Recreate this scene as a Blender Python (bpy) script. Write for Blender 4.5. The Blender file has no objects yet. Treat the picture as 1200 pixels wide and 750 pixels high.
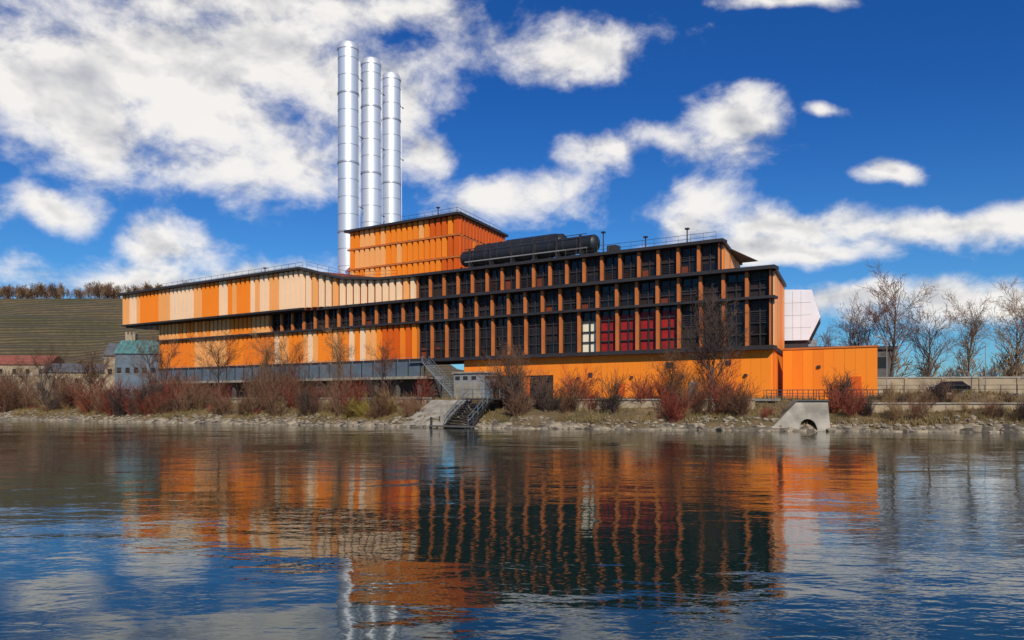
import bpy, bmesh, math, random
from mathutils import Vector, Matrix, noise
R=random.Random(7)
scene=bpy.context.scene
scene.view_settings.view_transform='Standard'
scene.view_settings.look='None'
scene.view_settings.exposure=0

# ------------------------------------------------------------------ materials
def nodes_of(m):
    m.use_nodes=True
    return m.node_tree.nodes,m.node_tree.links
def pm(name,col,rough=0.6,metal=0.0,var=0.25,scale=1.5,bump=0.0,bscale=8.0,col2=None,spec=0.5,stretch=(1,1,1)):
    m=bpy.data.materials.new(name); n,l=nodes_of(m)
    b=n['Principled BSDF']; b.inputs['Roughness'].default_value=rough; b.inputs['Metallic'].default_value=metal
    b.inputs['Specular IOR Level'].default_value=spec
    tc=n.new('ShaderNodeTexCoord'); mp=n.new('ShaderNodeMapping'); mp.inputs['Scale'].default_value=stretch
    l.new(tc.outputs['Object'],mp.inputs['Vector'])
    nz=n.new('ShaderNodeTexNoise'); nz.inputs['Scale'].default_value=scale; nz.inputs['Detail'].default_value=5
    l.new(mp.outputs[0],nz.inputs['Vector'])
    r=n.new('ShaderNodeMapRange'); r.inputs[1].default_value=0.3; r.inputs[2].default_value=0.7
    l.new(nz.outputs['Fac'],r.inputs[0])
    mx=n.new('ShaderNodeMix'); mx.data_type='RGBA'
    c2=col2 if col2 else tuple(c*(1-var) for c in col)
    mx.inputs[6].default_value=(*col,1); mx.inputs[7].default_value=(*c2,1)
    l.new(r.outputs[0],mx.inputs[0]); l.new(mx.outputs[2],b.inputs['Base Color'])
    if bump>0:
        nb=n.new('ShaderNodeTexNoise'); nb.inputs['Scale'].default_value=bscale; nb.inputs['Detail'].default_value=4
        l.new(mp.outputs[0],nb.inputs['Vector'])
        bp=n.new('ShaderNodeBump'); bp.inputs['Strength'].default_value=bump; bp.inputs['Distance'].default_value=0.1
        l.new(nb.outputs['Fac'],bp.inputs['Height']); l.new(bp.outputs[0],b.inputs['Normal'])
    return m
M={}
M['orange']=pm('orange_panel',(0.86,0.235,0.016),0.55,0,0.09,0.12,spec=.3,stretch=(1,1,0.4))
M['orange2']=pm('orange_panel_b',(0.82,0.205,0.015),0.55,0,0.09,0.12,spec=.3)
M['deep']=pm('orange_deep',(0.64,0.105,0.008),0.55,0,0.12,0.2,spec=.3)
M['recess']=pm('recess_rust_shade',(0.17,0.030,0.006),0.7,0,0.3,0.4)  # rust backing wall; colour darkened to paint in shade between the slats
M['cream']=pm('cream_slat',(0.87,0.60,0.37),0.55,0,0.08,0.2,spec=.3)
M['peach']=pm('peach_slat',(0.85,0.38,0.12),0.55,0,0.09,0.2,spec=.3)
M['steel']=pm('dark_steel',(0.040,0.034,0.034),0.55,0.2,0.3,1)
M['glassa']=pm('window_glass',(0.018,0.012,0.011),0.12,0,0.5,0.4,spec=.4)
M['glassb']=pm('window_louvre',(0.045,0.028,0.022),0.45,0,0.5,0.4,spec=.3)
M['red']=pm('red_blind',(0.36,0.012,0.010),0.5,0,0.5,0.8)
M['white']=pm('white_blind',(0.8,0.72,0.52),0.6,0,0.15,1)
M['pil']=pm('pilaster_orange',(0.55,0.150,0.028),0.55,0,0.25,0.6)
M['roof']=pm('roof_gravel',(0.16,0.15,0.14),0.9,0,0.3,2)
M['grey']=pm('grey_panel',(0.27,0.27,0.27),0.6,0.1,0.3,0.7)
M['bluegrey']=pm('bluegrey_panel',(0.13,0.165,0.195),0.45,0.2,0.3,0.6)
M['conc']=pm('concrete',(0.33,0.29,0.23),0.85,0,0.5,0.8,0.3,6)
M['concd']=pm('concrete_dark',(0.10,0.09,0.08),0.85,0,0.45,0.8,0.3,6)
M['alu']=pm('aluminium',(0.88,0.88,0.87),0.38,0.6,0.12,0.5,stretch=(1,1,0.12))
M['alud']=pm('aluminium_ring',(0.55,0.55,0.56),0.4,0.6,0.2,0.8)
M['black']=pm('black_steel',(0.022,0.024,0.028),0.5,0.2,0.4,0.5)
M['whitem']=pm('white_metal',(0.70,0.71,0.73),0.4,0.1,0.1,0.5)
M['sand']=pm('sandstone',(0.36,0.28,0.18),0.9,0,0.35,0.6)
M['tile']=pm('red_tile',(0.26,0.075,0.045),0.8,0,0.4,0.8)
M['slate']=pm('slate_roof',(0.10,0.10,0.11),0.8,0,0.4,0.8)
M['teal']=pm('teal_glass',(0.07,0.20,0.19),0.25,0,0.3,0.5)
M['asph']=pm('asphalt',(0.055,0.055,0.056),0.9,0,0.3,1)
M['pave']=pm('paving',(0.24,0.22,0.19),0.9,0,0.3,1)
M['wall']=pm('wall_beige',(0.36,0.28,0.18),0.9,0,0.45,0.5,0.3,3)
M['bark']=pm('bark',(0.075,0.052,0.04),0.9,0,0.4,2)
M['barkl']=pm('bark_light',(0.19,0.14,0.10),0.9,0,0.4,2)
M['twred']=pm('twig_red',(0.23,0.042,0.018),0.8,0,0.4,0.8)
M['twbrown']=pm('twig_brown',(0.15,0.068,0.032),0.85,0,0.4,0.8)
M['twtan']=pm('twig_tan',(0.27,0.155,0.065),0.85,0,0.4,0.8)
M['twolive']=pm('twig_olive',(0.26,0.18,0.025),0.85,0,0.4,0.8)
M['twdark']=pm('twig_dark',(0.06,0.035,0.025),0.85,0,0.4,0.8)
M['grassd']=pm('dry_grass',(0.22,0.14,0.05),0.9,0,0.4,0.35,col2=(0.10,0.08,0.022))
M['rock']=pm('rock',(0.32,0.26,0.18),0.9,0,0.5,0.9,0.4,5,col2=(0.07,0.055,0.04))
M['paint']=pm('car_paint',(0.012,0.012,0.014),0.2,0.3,0.2,1)
M['rubber']=pm('rubber',(0.02,0.02,0.02),0.8)
M['lampred']=pm('tail_red',(0.4,0.01,0.01),0.3)
M['chrome']=pm('rim',(0.5,0.5,0.52),0.3,0.9)
m=bpy.data.materials.new('stone_revetment'); n,l=nodes_of(m); b=n['Principled BSDF']; b.inputs['Roughness'].default_value=.9
tc=n.new('ShaderNodeTexCoord'); vo=n.new('ShaderNodeTexVoronoi'); vo.inputs['Scale'].default_value=1.3; l.new(tc.outputs['Object'],vo.inputs[0])
cr=n.new('ShaderNodeValToRGB'); e=cr.color_ramp; e.elements[0].color=(.045,.035,.025,1); e.elements[1].color=(.32,.255,.17,1)
sp=n.new('ShaderNodeSeparateColor'); l.new(vo.outputs['Color'],sp.inputs[0]); l.new(sp.outputs[0],cr.inputs[0]); l.new(cr.outputs[0],b.inputs['Base Color'])
bp=n.new('ShaderNodeBump'); bp.invert=True; bp.inputs['Strength'].default_value=1; bp.inputs['Distance'].default_value=.4; l.new(vo.outputs['Distance'],bp.inputs['Height']); l.new(bp.outputs[0],b.inputs['Normal'])
M['revet']=m

# ------------------------------------------------------------------ mesh builder
class MB:
    def __init__(s): s.v=[];s.f=[];s.m=[];s.mats=[]
    def mi(s,k):
        if k not in s.mats: s.mats.append(k)
        return s.mats.index(k)
    def add(s,vs,fs,k):
        o=len(s.v); s.v+=[tuple(p) for p in vs]; i=s.mi(k)
        for f in fs: s.f.append(tuple(a+o for a in f)); s.m.append(i)
    def box(s,fr,a0,a1,d0,d1,z0,z1,k):
        vs=[fr(a0,d0,z0),fr(a1,d0,z0),fr(a1,d1,z0),fr(a0,d1,z0),fr(a0,d0,z1),fr(a1,d0,z1),fr(a1,d1,z1),fr(a0,d1,z1)]
        s.add(vs,[(0,3,2,1),(4,5,6,7),(0,1,5,4),(1,2,6,5),(2,3,7,6),(3,0,4,7)],k)
    def slab(s,fr,pts,z0,k):
        n=len(pts)
        vs=[fr(p[0],p[1],z0) for p in pts]+[fr(p[0],p[1],p[2]) for p in pts]
        fs=[tuple(range(n))[::-1],tuple(range(n,2*n))]+[(i,(i+1)%n,n+(i+1)%n,n+i) for i in range(n)]
        s.add(vs,fs,k)
    def prism(s,poly,z0,z1,k): s.slab(lambda a,b,z:(a,b,z),[(p[0],p[1],z1) for p in poly],z0,k)
    def rod(s,p,q,r0,r1,k,n=6,caps=True):
        p=Vector(p);q=Vector(q);d=(q-p)
        if d.length<1e-6:return
        d.normalize(); u=d.orthogonal().normalized(); w=d.cross(u)
        vs=[];
        for c,r in((p,r0),(q,r1)):
            for i in range(n):
                a=2*math.pi*i/n; vs.append(c+u*math.cos(a)*r+w*math.sin(a)*r)
        fs=[(i,(i+1)%n,n+(i+1)%n,n+i) for i in range(n)]
        if caps: fs+=[tuple(range(n))[::-1],tuple(range(n,2*n))]
        s.add(vs,fs,k)
    def lathe(s,prof,k,c=(0,0,0),n=32,axis=None):
        ax=Vector(axis).normalized() if axis else Vector((0,0,1))
        u=ax.orthogonal().normalized(); w=ax.cross(u); c=Vector(c)
        vs=[];fs=[]
        for r,h in prof:
            for i in range(n):
                a=2*math.pi*i/n; vs.append(c+ax*h+u*math.cos(a)*r+w*math.sin(a)*r)
        for j in range(len(prof)-1):
            for i in range(n): fs.append((j*n+i,j*n+(i+1)%n,(j+1)*n+(i+1)%n,(j+1)*n+i))
        s.add(vs,fs,k)
    def mesh(s,name,smooth=False,recalc=True):
        me=bpy.data.meshes.new(name); me.from_pydata(s.v,[],s.f)
        for k in s.mats: me.materials.append(M[k])
        me.polygons.foreach_set('material_index',s.m)
        if recalc:
            bm=bmesh.new(); bm.from_mesh(me); bmesh.ops.recalc_face_normals(bm,faces=bm.faces); bm.to_mesh(me); bm.free()
        if smooth: me.polygons.foreach_set('use_smooth',[True]*len(me.polygons))
        me.update(); return me
    def obj(s,name,parent=None,smooth=False,recalc=True,loc=None):
        o=bpy.data.objects.new(name,s.mesh(name,smooth,recalc)); scene.collection.objects.link(o)
        if loc: o.location=loc
        if parent: o.parent=parent
        return o
def empty(name,loc=(0,0,0)):
    o=bpy.data.objects.new(name,None); o.location=loc; scene.collection.objects.link(o); return o
def frame(o,u,n): return lambda s,d,z:(o[0]+u[0]*s+n[0]*d,o[1]+u[1]*s+n[1]*d,z)
W=lambda a,b,z:(a,b,z)
FA=frame((30.5,95),(-.824,.566),(.566,.824))      # river facade: s to the left, d inward
E=(.388,.922)
def FEnd(o): return frame(o,E,(-.922,.388))
def padd(p,t,u=E): return (p[0]+u[0]*t,p[1]+u[1]*t)
def lerp(a,b,t): return a+(b-a)*t

# ------------------------------------------------------------------ POWER STATION
PS=empty('power_station_building')
walls=MB(); fins=MB(); wins=MB(); corn=MB(); rail=MB(); kit=MB()
def finrow(fr,path,zb,pitch,width,depth,colf):
    s0=path[0][0]; s1=path[-1][0]; n=int((s1-s0)/pitch)
    for i in range(n+1):
        s=s0+i*pitch+0.02
        for a,b in zip(path,path[1:]):
            if a[0]<=s<=b[0]:
                t=(s-a[0])/(b[0]-a[0]); d=lerp(a[1],b[1],t); zt=lerp(a[2],b[2],t); break
        else: continue
        w=min(width,s1-s)
        fins.box(fr,s,s+w,d-depth,d+0.15,zb,zt-0.02,colf(s))
def cornice(fr,path,z,th,out,k='steel'):
    for a,b in zip(path,path[1:]):
        za=a[2] if len(a)>2 else z; zb=b[2] if len(b)>2 else z
        vs=[fr(a[0],a[1]-out,za-th),fr(b[0],b[1]-out,zb-th),fr(b[0],b[1]+.9,zb-th),fr(a[0],a[1]+.9,za-th),
            fr(a[0],a[1]-out,za),fr(b[0],b[1]-out,zb),fr(b[0],b[1]+.9,zb),fr(a[0],a[1]+.9,za)]
        corn.add(vs,[(0,3,2,1),(4,5,6,7),(0,1,5,4),(1,2,6,5),(2,3,7,6),(3,0,4,7)],k)
def railing(fr,path,h=1.05,step=1.8,k='steel',mb=None,r=.03,bars=2):
    mb=mb or rail
    for a,b in zip(path,path[1:]):
        L=math.dist(fr(*a)[:2],fr(*b)[:2]); n=max(1,int(L/step))
        for i in range(n+1):
            t=i/n; p=[lerp(a[j],b[j],t) for j in range(3)]
            mb.rod(fr(*p),fr(p[0],p[1],p[2]+h),r,r,k,4)
        for q in range(bars):
            hh=h*(q+1)/bars
            mb.rod(fr(a[0],a[1],a[2]+hh),fr(b[0],b[1],b[2]+hh),r,r,k,4)
GD=.5   # glass depth behind the cladding line
def winrow(fr,s0,s1,z0,z1,pitch,rails,special=None,pw=.5,d0=0.0):
    n=round((s1-s0)/pitch); p=(s1-s0)/n
    for i in range(n):
        a=s0+i*p; b=a+p
        k=R.choice(['glassa','glassa','glassb'])
        if special and special(a+p/2): k=special(a+p/2)
        if k in('red','white'):
            zt=z0+(z1-z0)*R.choice([.86,.9,.74])
            wins.box(fr,a,b,d0+GD,d0+GD+.04,z0,zt,k); 
            wins.box(fr,a,b,d0+GD,d0+GD+.04,zt,z1,'glassa')
        else:
            zz=z0+(z1-z0)*R.choice([0.33,0.5,0.66])
            wins.box(fr,a,b,d0+GD,d0+GD+.04,z0,zz,k)
            wins.box(fr,a,b,d0+GD,d0+GD+.04,zz,z1,R.choice(['glassa','glassb']))
            if R.random()<.35:
                wins.box(fr,a+p/2,b,d0+GD-.008,d0+GD-.003,z0,z0+(z1-z0)*R.choice([.3,.5]),'recess')
        wins.box(fr,a+p/2-.07,a+p/2+.07,d0+GD-.2,d0+GD-.01,z0,z1,'steel')
        for r in range(1,rails+1):
            z=z0+(z1-z0)*r/(rails+1)
            wins.box(fr,a+pw*.5,b-pw*.5,d0+GD-.22,d0+GD-.02,z-.07,z+.07,'steel')
        if k!='red' and k!='white' and R.random()<.6:
            q0=z0+(z1-z0)*R.choice([0,.5]); 
            for q in range(6): wins.box(fr,a+.35,b-.35,d0+GD-.12,d0+GD-.03,q0+.2+q*.22,q0+.27+q*.22,'steel')
    for i in range(n+1):
        a=s0+i*p
        aa=max(s0,a-pw/2); bb=min(s1,a+pw/2)
        fins.box(fr,aa+.07,bb-.07 if bb-.07>aa+.07 else aa+.2,d0-.24,d0+GD,z0,z1,'pil')
        fins.box(fr,aa-.04,bb+.04,d0+.14,d0+GD+.02,z0,z1,'steel')

# plinth
PL=9.3
A=(30.5,95)
walls.prism([FA(0.25,.4,0)[:2],padd(FA(0.25,.4,0)[:2],16),FA(46,16,0)[:2],FA(46,.4,0)[:2]],2.6,PL-.1,'deep')
s=0.2
while s<45.8:
    w=min(1.18,45.9-s)
    walls.box(FA,s,s+w,.15,.4,6.6 if 29.6<s<34.0 else 2.6,PL-.1,R.choice(['orange','orange','orange2']))
    s+=1.2
FP=FEnd(FA(0.2,.2,0)[:2])
for j in range(13): walls.box(FP,j*1.2+.05,j*1.2+1.22,-.2,0.0,2.6,PL-.1,R.choice(['orange','orange2']))
wins.box(FA,29.7,34.1,.28,.36,3.1,6.55,'glassb')
for q in range(9): wins.box(FA,29.75,34.05,.2,.28,3.2+q*.37,3.27+q*.37,'steel')
for (a,b,z0,z1,k) in [(9.2,10.3,3.1,5.4,'grey'),(12.5,13.4,7.2,7.9,'steel'),(5,5.7,7.4,7.9,'steel'),(19.2,20.2,3.1,5.3,'deep'),(24,24.6,6.2,6.8,'steel'),(40.6,41.6,5.4,6.6,'grey')]:
    wins.box(FA,a,b,.05,.15,z0,z1,k)
for s in (3,11,18,26,37): wins.box(FA,s,s+.35,-.15,.15,6.0,6.25,'steel')
cornice(FA,[(-.3,0),(90,0)],PL+.25,.5,.75); 
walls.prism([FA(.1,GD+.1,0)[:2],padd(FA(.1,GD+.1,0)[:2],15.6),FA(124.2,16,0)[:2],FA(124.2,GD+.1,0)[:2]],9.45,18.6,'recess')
def spec(s):
    if 22.8<s<27.3: return 'white'
    if 12.0<s<22.7: return 'red' if (int(s*3)%5) else 'glassb'
    return None
winrow(FA,0.1,54.7,PL+.25,15.05,2.87,3,spec)
winrow(FA,0.1,89.5,15.35,18.4,2.88,2)
cornice(FA,[(-.4,0),(124.4,0)],15.35,.32,.7)
cornice(FA,[(-.5,0),(124.5,0)],18.85,.42,.95)
cornice(FA,[(54.8,0),(124.5,0)],PL+.3,.35,.3,'steel')
def clus(s,seed,opts):
    t=noise.noise(Vector((s*.11,seed*3.7,0)))*1.3+R.uniform(-.32,.32)+.5
    return opts[max(0,min(len(opts)-1,int(t*len(opts))))]
def colmid(s):
    if 57<s<63: return R.choice(['deep','orange','orange2'])
    if 88<s<96: return 'orange2'
    if s<88: return clus(s,1,['deep','orange','orange','peach','cream'])
    return clus(s,2,['orange2','orange','orange','peach'])
finrow(FA,[(55,0.3,15.03),(124.1,0.3,15.03)],PL+.3,1.25,.82,.5,colmid)
def colup(s): return clus(s,3,['orange','orange','peach','peach'])
finrow(FA,[(90,0.3,18.4),(124.1,0.3,18.4)],15.35,1.25,.82,.5,colup)
# solid panels where the cladding closes up
walls.box(FA,88,96,.3,.58,PL+.3,15.02,'orange2'); walls.box(FA,57,62.8,.3,.58,PL+.3,15.02,'deep')
# right end of the mid tier
F1=FEnd(A)
walls.box(F1,.9,16.2,-.02,.3,9.5,18.4,'orange')
for j in range(11): fins.box(F1,.9+j*1.4,2.2+j*1.4,-.16,-.02,9.6,18.35,R.choice(['orange','orange2','peach']))
cornice(F1,[(-.3,.1),(16.4,.1)],18.85,.42,.5); cornice(F1,[(.3,.1),(16.4,.1)],PL+.25,.5,.3)
# top tier (right)
T0=FA(7.3,3,0)[:2]
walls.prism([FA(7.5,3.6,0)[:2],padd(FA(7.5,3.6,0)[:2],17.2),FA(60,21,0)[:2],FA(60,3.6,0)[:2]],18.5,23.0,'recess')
winrow(FA,7.4,57.5,19.35,22.8,2.85,1,d0=3.0)
cornice(FA,[(7.0,3),(58,3)],19.35,.5,.2,'steel')
rp=[(6.8,3,23.25),(58,3,23.3),(64,1.9,23.2),(70.6,0,23.6),(75,-1.2,24.7),(79,-2,25.8),(134.8,-2,25.4)]
cornice(FA,rp,0,.4,.8)
F2=FEnd(T0)
walls.box(F2,.9,18.2,-.02,.3,18.8,22.85,'orange')
for j in range(12): fins.box(F2,.9+j*1.4,2.2+j*1.4,-.16,-.02,18.9,22.8,R.choice(['orange','orange2','peach']))
cornice(F2,[(-.3,.1),(18.3,.1)],23.25,.4,.5)
# transition + left box
walls.slab(FA,[(58,3.4,22.95),(64,2.3,22.85),(70.6,.5,23.2),(75,-.7,24.3),(79,-1.5,25.4),(79,15,25.4),(58,15,22.95)],18.5,'recess')
walls.slab(FA,[(79,-1.5,25.4),(134.5,-1.5,25.0),(134.5,15,25.0),(79,15,25.4)],18.62,'deep')
def colbox(s):
    if s<88: return R.choice(['cream','cream','cream','cream','peach'])
    if 102<s<107: return 'orange'
    return clus(s,4,['orange','peach','peach','cream','cream'])
finrow(FA,[(58,3.3,22.9),(64,2.2,22.8),(70.6,.4,23.2),(75,-.8,24.3),(79,-1.6,25.35),(134.4,-1.6,25.0)],18.9,1.3,.74,.55,colbox)
cornice(FA,[(79,-1.7),(134.7,-1.7)],18.9,.3,.5,'steel')
corn.box(FA,124.5,134.5,-1.2,14.8,18.35,18.6,'steel')
# tower
U0=FA(53,8,0)[:2]
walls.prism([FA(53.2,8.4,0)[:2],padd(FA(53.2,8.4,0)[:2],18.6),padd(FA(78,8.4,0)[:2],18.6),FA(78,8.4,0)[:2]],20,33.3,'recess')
def coltow(s):
    if s<60: return R.choice(['orange','deep','orange2'])
    return clus(s,5,['orange','orange','peach','peach','cream'])
for (z0,z1) in ((22.5,26.3),(26.7,29.9),(30.3,33.2)):
    finrow(FA,[(53.1,8.3,z1),(78.1,8.3,z1)],z0,1.25,.8,.45,coltow)
for z in (26.65,30.25): cornice(FA,[(53,8.1),(78.3,8.1)],z,.3,.35,'pil')
cornice(FA,[(52.6,8),(78.6,8)],33.6,.4,.8)
F3=FEnd(U0)
for j in range(15):
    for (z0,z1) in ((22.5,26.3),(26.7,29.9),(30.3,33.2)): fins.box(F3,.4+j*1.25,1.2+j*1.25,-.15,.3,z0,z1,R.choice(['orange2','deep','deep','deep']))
cornice(F3,[(-.4,.1),(19.4,.1)],33.6,.4,.6)
for z in (26.65,30.25): cornice(F3,[(.2,.1),(19.0,.1)],z,.3,.15,'pil')
# roofs
roof=MB()
roof.box(FA,60,78,9,26,33.3,33.4,'roof'); roof.box(FA,8,58,5,20,23.0,23.08,'roof'); roof.box(FA,1,124,1.5,2.9,18.6,18.68,'roof')
railing(FA,[(8,3.2,23.25),(30,3.2,23.3)],1.1,1.6)
railing(FA,[(80,-1,25.8),(122,-1,25.45)],1.1,1.8)
railing(FA,[(62,3.2,23.3),(70.6,1.2,23.5),(79,-1,25.8)],1.1,1.8)
railing(FA,[(53.5,8.4,33.6),(66,8.4,33.6)],1.0,1.6)
railing(F3,[(0,.4,33.6),(18,.4,33.6)],1.0,1.6)
ua=Vector((-.824,.566,0))
def tank(s0,s1,d,z,r):
    L=s1-s0
    kit.lathe([(0.01,-.6),(r*.55,-.5),(r*.85,-.28),(r,0)],'black',FA(s0,d,z),24,ua)
    kit.lathe([(r,0),(r,L)],'black',FA(s0,d,z),24,ua)
    kit.lathe([(r,L),(r*.85,L+.28),(r*.55,L+.5),(0.01,L+.6)],'black',FA(s0,d,z),24,ua)
    st=int(L/2.6)
    for q in range(1,st+1):
        h=L*q/(st+1); kit.lathe([(r+.01,h-.1),(r*1.05,h-.09),(r*1.05,h+.09),(r+.01,h+.1)],'steel',FA(s0,d,z),24,ua)
tank(27.5,51,7.2,25.7,1.25); tank(35,51,10.8,27.0,1.55)
for s in (29,33,37,41,45,49): kit.box(FA,s,s+.4,6.0,12,23.1,25.2,'steel'); kit.box(FA,s,s+.25,5.7,5.95,23.1,26.9,'steel')
kit.rod(FA(28,5.75,26.9),FA(50,5.75,26.9),.06,.06,'steel',4); kit.rod(FA(28,5.75,24.9),FA(50,5.75,24.9),.1,.1,'grey',6)
for q in range(10):
    a0=math.pi*q/10; a1=math.pi*(q+1)/10
    def pz(a): return 9.5+3.2-3.2*math.cos(a), 26.2+2.9*math.sin(a)
    (da,za),(db,zb)=pz(a0),pz(a1)
    kit.add([FA(37,da,za),FA(46,da,za),FA(46,db,zb),FA(37,db,zb),FA(35,12.7,26.2),FA(48,12.7,26.2)],[(0,1,2,3),(0,3,4),(1,5,2)],'black')
for (a,b,d,z,k) in [(24.6,26,8,25.3,'steel'),(20.5,22.3,9,24.6,'grey'),(15,17.5,10,24.5,'steel'),(10,12,9,24.7,'grey'),(94,96,4,27.3,'steel'),(62,64,12,34.7,'grey')]:
    kit.box(FA,a,b,d,d+1.6,23.0 if z<26 else z-2,z,k)
for (s,d,z,h) in [(25.5,6,23.2,3.6),(19,6,23.2,2.2),(95,3,25.4,2.4),(59,10,33.4,2.2),(13,6,23.2,2.6),(110,3,25.2,1.6)]:
    kit.rod(FA(s,d,z),FA(s,d,z+h),.1,.08,'steel',8); kit.box(FA,s-.25,s+.25,d-.25,d+.25,z+h-.1,z+h+.1,'steel')
# white projecting housing (right rear)
wb=MB()
G=frame((37.3,111.2),(.93,-.36),(.36,.93))
wb.add([G(0,0,11.3),G(3.2,0,11.3),G(4.7,0,14.4),G(3.6,0,18.1),G(0,0,18.3),
        G(0,9,11.3),G(3.2,9,11.3),G(4.7,9,14.4),G(3.6,9,18.1),G(0,9,18.3)],
       [(0,1,2,3,4),(9,8,7,6,5),(0,5,6,1),(1,6,7,2),(2,7,8,3),(3,8,9,4),(4,9,5,0)],'whitem')
for (p,q) in (((3.2,11.3),(4.7,14.4)),((4.7,14.4),(3.6,18.1))):
    def L_(t,o): return lerp(p[0],q[0],t)+o,lerp(p[1],q[1],t)
    (xa,za),(xb,zb)=L_(.08,.03),L_(.92,.03)
    wb.add([G(xa,.5,za),G(xb,.5,zb),G(xb,8.5,zb),G(xa,8.5,za)],[(0,1,2,3)],'steel')
for q in (1.1,2.2): wb.box(G,q,q+.03,-.02,0.02,11.4,18.0,'grey')
for q in (13,14.7,16.4): wb.box(G,0.02,3.5,-.02,0.02,q,q+.03,'grey')
wb.box(G,-.1,3.0,.5,8,9.3,11.25,'steel')
# low orange annex right
an=MB()
ap=FA(-10.2,6.2,0)[:2]; bk=padd(ap,15,(.30,.954)); 
an.prism([ap,bk,FA(.6,22,0)[:2],FA(.6,6.2,0)[:2]],2.6,9.35,'deep')
for j in range(9): an.box(FA,-10.3+j*1.2,-10.3+j*1.2+1.18,6.0,6.2,2.6,9.3,R.choice(['orange','orange2']))
an.box(FA,-10.45,.6,5.9,6.6,9.3,9.5,'pil')
an.box(FA,-8.6,-7.5,5.9,6.02,3.6,5.9,'deep'); an.box(FA,-4,-3.6,5.8,6.02,7,7.3,'steel')
for o,nm in ((walls,'wall_panels'),(fins,'facade_fins'),(wins,'windows'),(corn,'cornices'),(roof,'roof'),(rail,'roof_railings'),(wb,'white_metal_housing'),(an,'low_annex')):
    o.obj(nm,PS)
ko=kit.obj('rooftop_equipment',PS,smooth=True)
ko.data.set_sharp_from_angle(angle=math.radians(35))

# ------------------------------------------------------------------ CHIMNEYS
for (x,y) in ((-31.3,155),(-28.2,162.2),(-25.3,169.6)):
    c=MB(); r=1.95
    c.lathe([(r,18),(r,70)],'alu',(x,y,0),48)
    z=22
    while z<69:
        c.lathe([(r+.003,z-.06),(r+.045,z-.05),(r+.045,z+.05),(r+.003,z+.06)],'alud',(x,y,0),48); z+=3.3
    c.lathe([(r+.004,69.9),(r+.12,69.95),(r+.12,70.3),(r-.15,70.9),(r-.3,71.2),(r-.5,70.6),(r-.5,66)],'alu',(x,y,0),48)
    for zz in (35.2,48.4,61.6): c.lathe([(r+.01,zz-.2),(r+.11,zz-.17),(r+.11,zz+.17),(r+.01,zz+.2)],'alud',(x,y,0),48)
    for zz in (41,54.8,66): c.rod((x+.7,y+1.7,zz),(x+1.9,y+4.9,zz),.12,.12,'steel',6)
    for o in(-.25,.25): c.rod((x+r+.25,y+o,22),(x+r+.25,y+o,68),.04,.04,'alud',4)
    co_=c.obj('chimney',smooth=True); co_.data.set_sharp_from_angle(angle=math.radians(30))

# ------------------------------------------------------------------ RIVERFRONT STRUCTURES
dk=MB()
dk.box(FA,50.5,118,-4.2,-3.9,6.7,8.9,'bluegrey')
for j in range(28): dk.box(FA,50.5+j*2.42,50.5+j*2.42+.12,-4.3,-4.2,6.7,8.9,'steel')
dk.box(FA,50,118.5,-4.6,0.3,6.3,6.7,'conc')
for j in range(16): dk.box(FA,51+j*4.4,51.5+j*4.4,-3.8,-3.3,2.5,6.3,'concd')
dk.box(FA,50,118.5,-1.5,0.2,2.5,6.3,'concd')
railing(FA,[(50.5,-4,8.9),(118,-4,8.9)],.6,2.4,'grey',dk,.03,1)
dk.obj('elevated_loading_deck')
st=MB()
for q in range(20):
    st.box(FA,50-q*.3-.34,50-q*.3,-4.4,-3.0,8.8-q*.27-.06,8.8-q*.27,'grey')
for d in(-4.4,-3.0):
    st.rod(FA(50,d,8.7),FA(44,d,3.3),.11,.11,'bluegrey',4); 
    for hh in(.5,1.0): st.rod(FA(50,d,8.7+hh),FA(44,d,3.3+hh),.03,.03,'bluegrey',4)
    for q in range(7): st.rod(FA(50-q,d,8.7-q*.9),FA(50-q,d,9.7-q*.9),.03,.03,'bluegrey',4)
st.box(FA,50,52.5,-4.6,-2.8,8.65,8.8,'bluegrey')
for s in (50.2,47): st.rod(FA(s,-3.7,3),FA(s,-3.7,8.6 if s>50 else 6),.1,.1,'steel',6)
st.obj('steel_staircase')
ub=MB()
ub.box(FA,38.2,43.5,-5.2,-1.4,2.7,6.9,'grey'); ub.box(FA,34.6,38.15,-5,-1.6,2.7,6.3,'bluegrey')
ub.box(FA,38.0,43.7,-5.4,-1.2,6.9,7.1,'conc'); ub.box(FA,34.5,38.0,-5.2,-1.4,6.3,6.5,'steel')
for s in(38.8,40.4,42): ub.box(FA,s,s+1.2,-5.26,-5.2,3.3,5.6,'conc')
for s in(35,36.2): ub.box(FA,s,s+1.0,-5.06,-5,3.2,5.6,'steel')
for s in(39.5,41.0,42.4): ub.box(FA,s,s+.8,-5.25,-5.2,6.0,6.5,'steel')
ub.obj('utility_building')
rw=MB(); LS=frame((-5.0,93.0),(.87,-.49),(.49,.87))
for q in range(11):
    rw.box(LS,-1.6,1.6,-2.6+q*.45,-2.1+q*.45,.25+q*.27,.33+q*.27,'steel')
for s in(-1.6,1.6):
    rw.rod(LS(s,-2.6,.2),LS(s,2.6,3.3),.1,.1,'steel',4)
    for hh in (.55,1.1): rw.rod(LS(s,-2.6,.2+hh),LS(s,2.6,3.3+hh),.045,.045,'bluegrey',4)
    for q in range(6): rw.rod(LS(s,-2.6+q*1.04,.2+q*.62),LS(s,-2.6+q*1.04,1.3+q*.62),.04,.04,'bluegrey',4)
    for q in range(4): rw.rod(LS(s,-2.6,-.8),LS(s,-1+q*1.1,1.2+q*.6),.05,.05,'steel',4)
rw.box(LS,-2.6,2.6,2.6,5.2,3.15,3.32,'steel'); rw.box(LS,-3.0,3.0,-3.6,-2.6,.1,.26,'concd')
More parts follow.
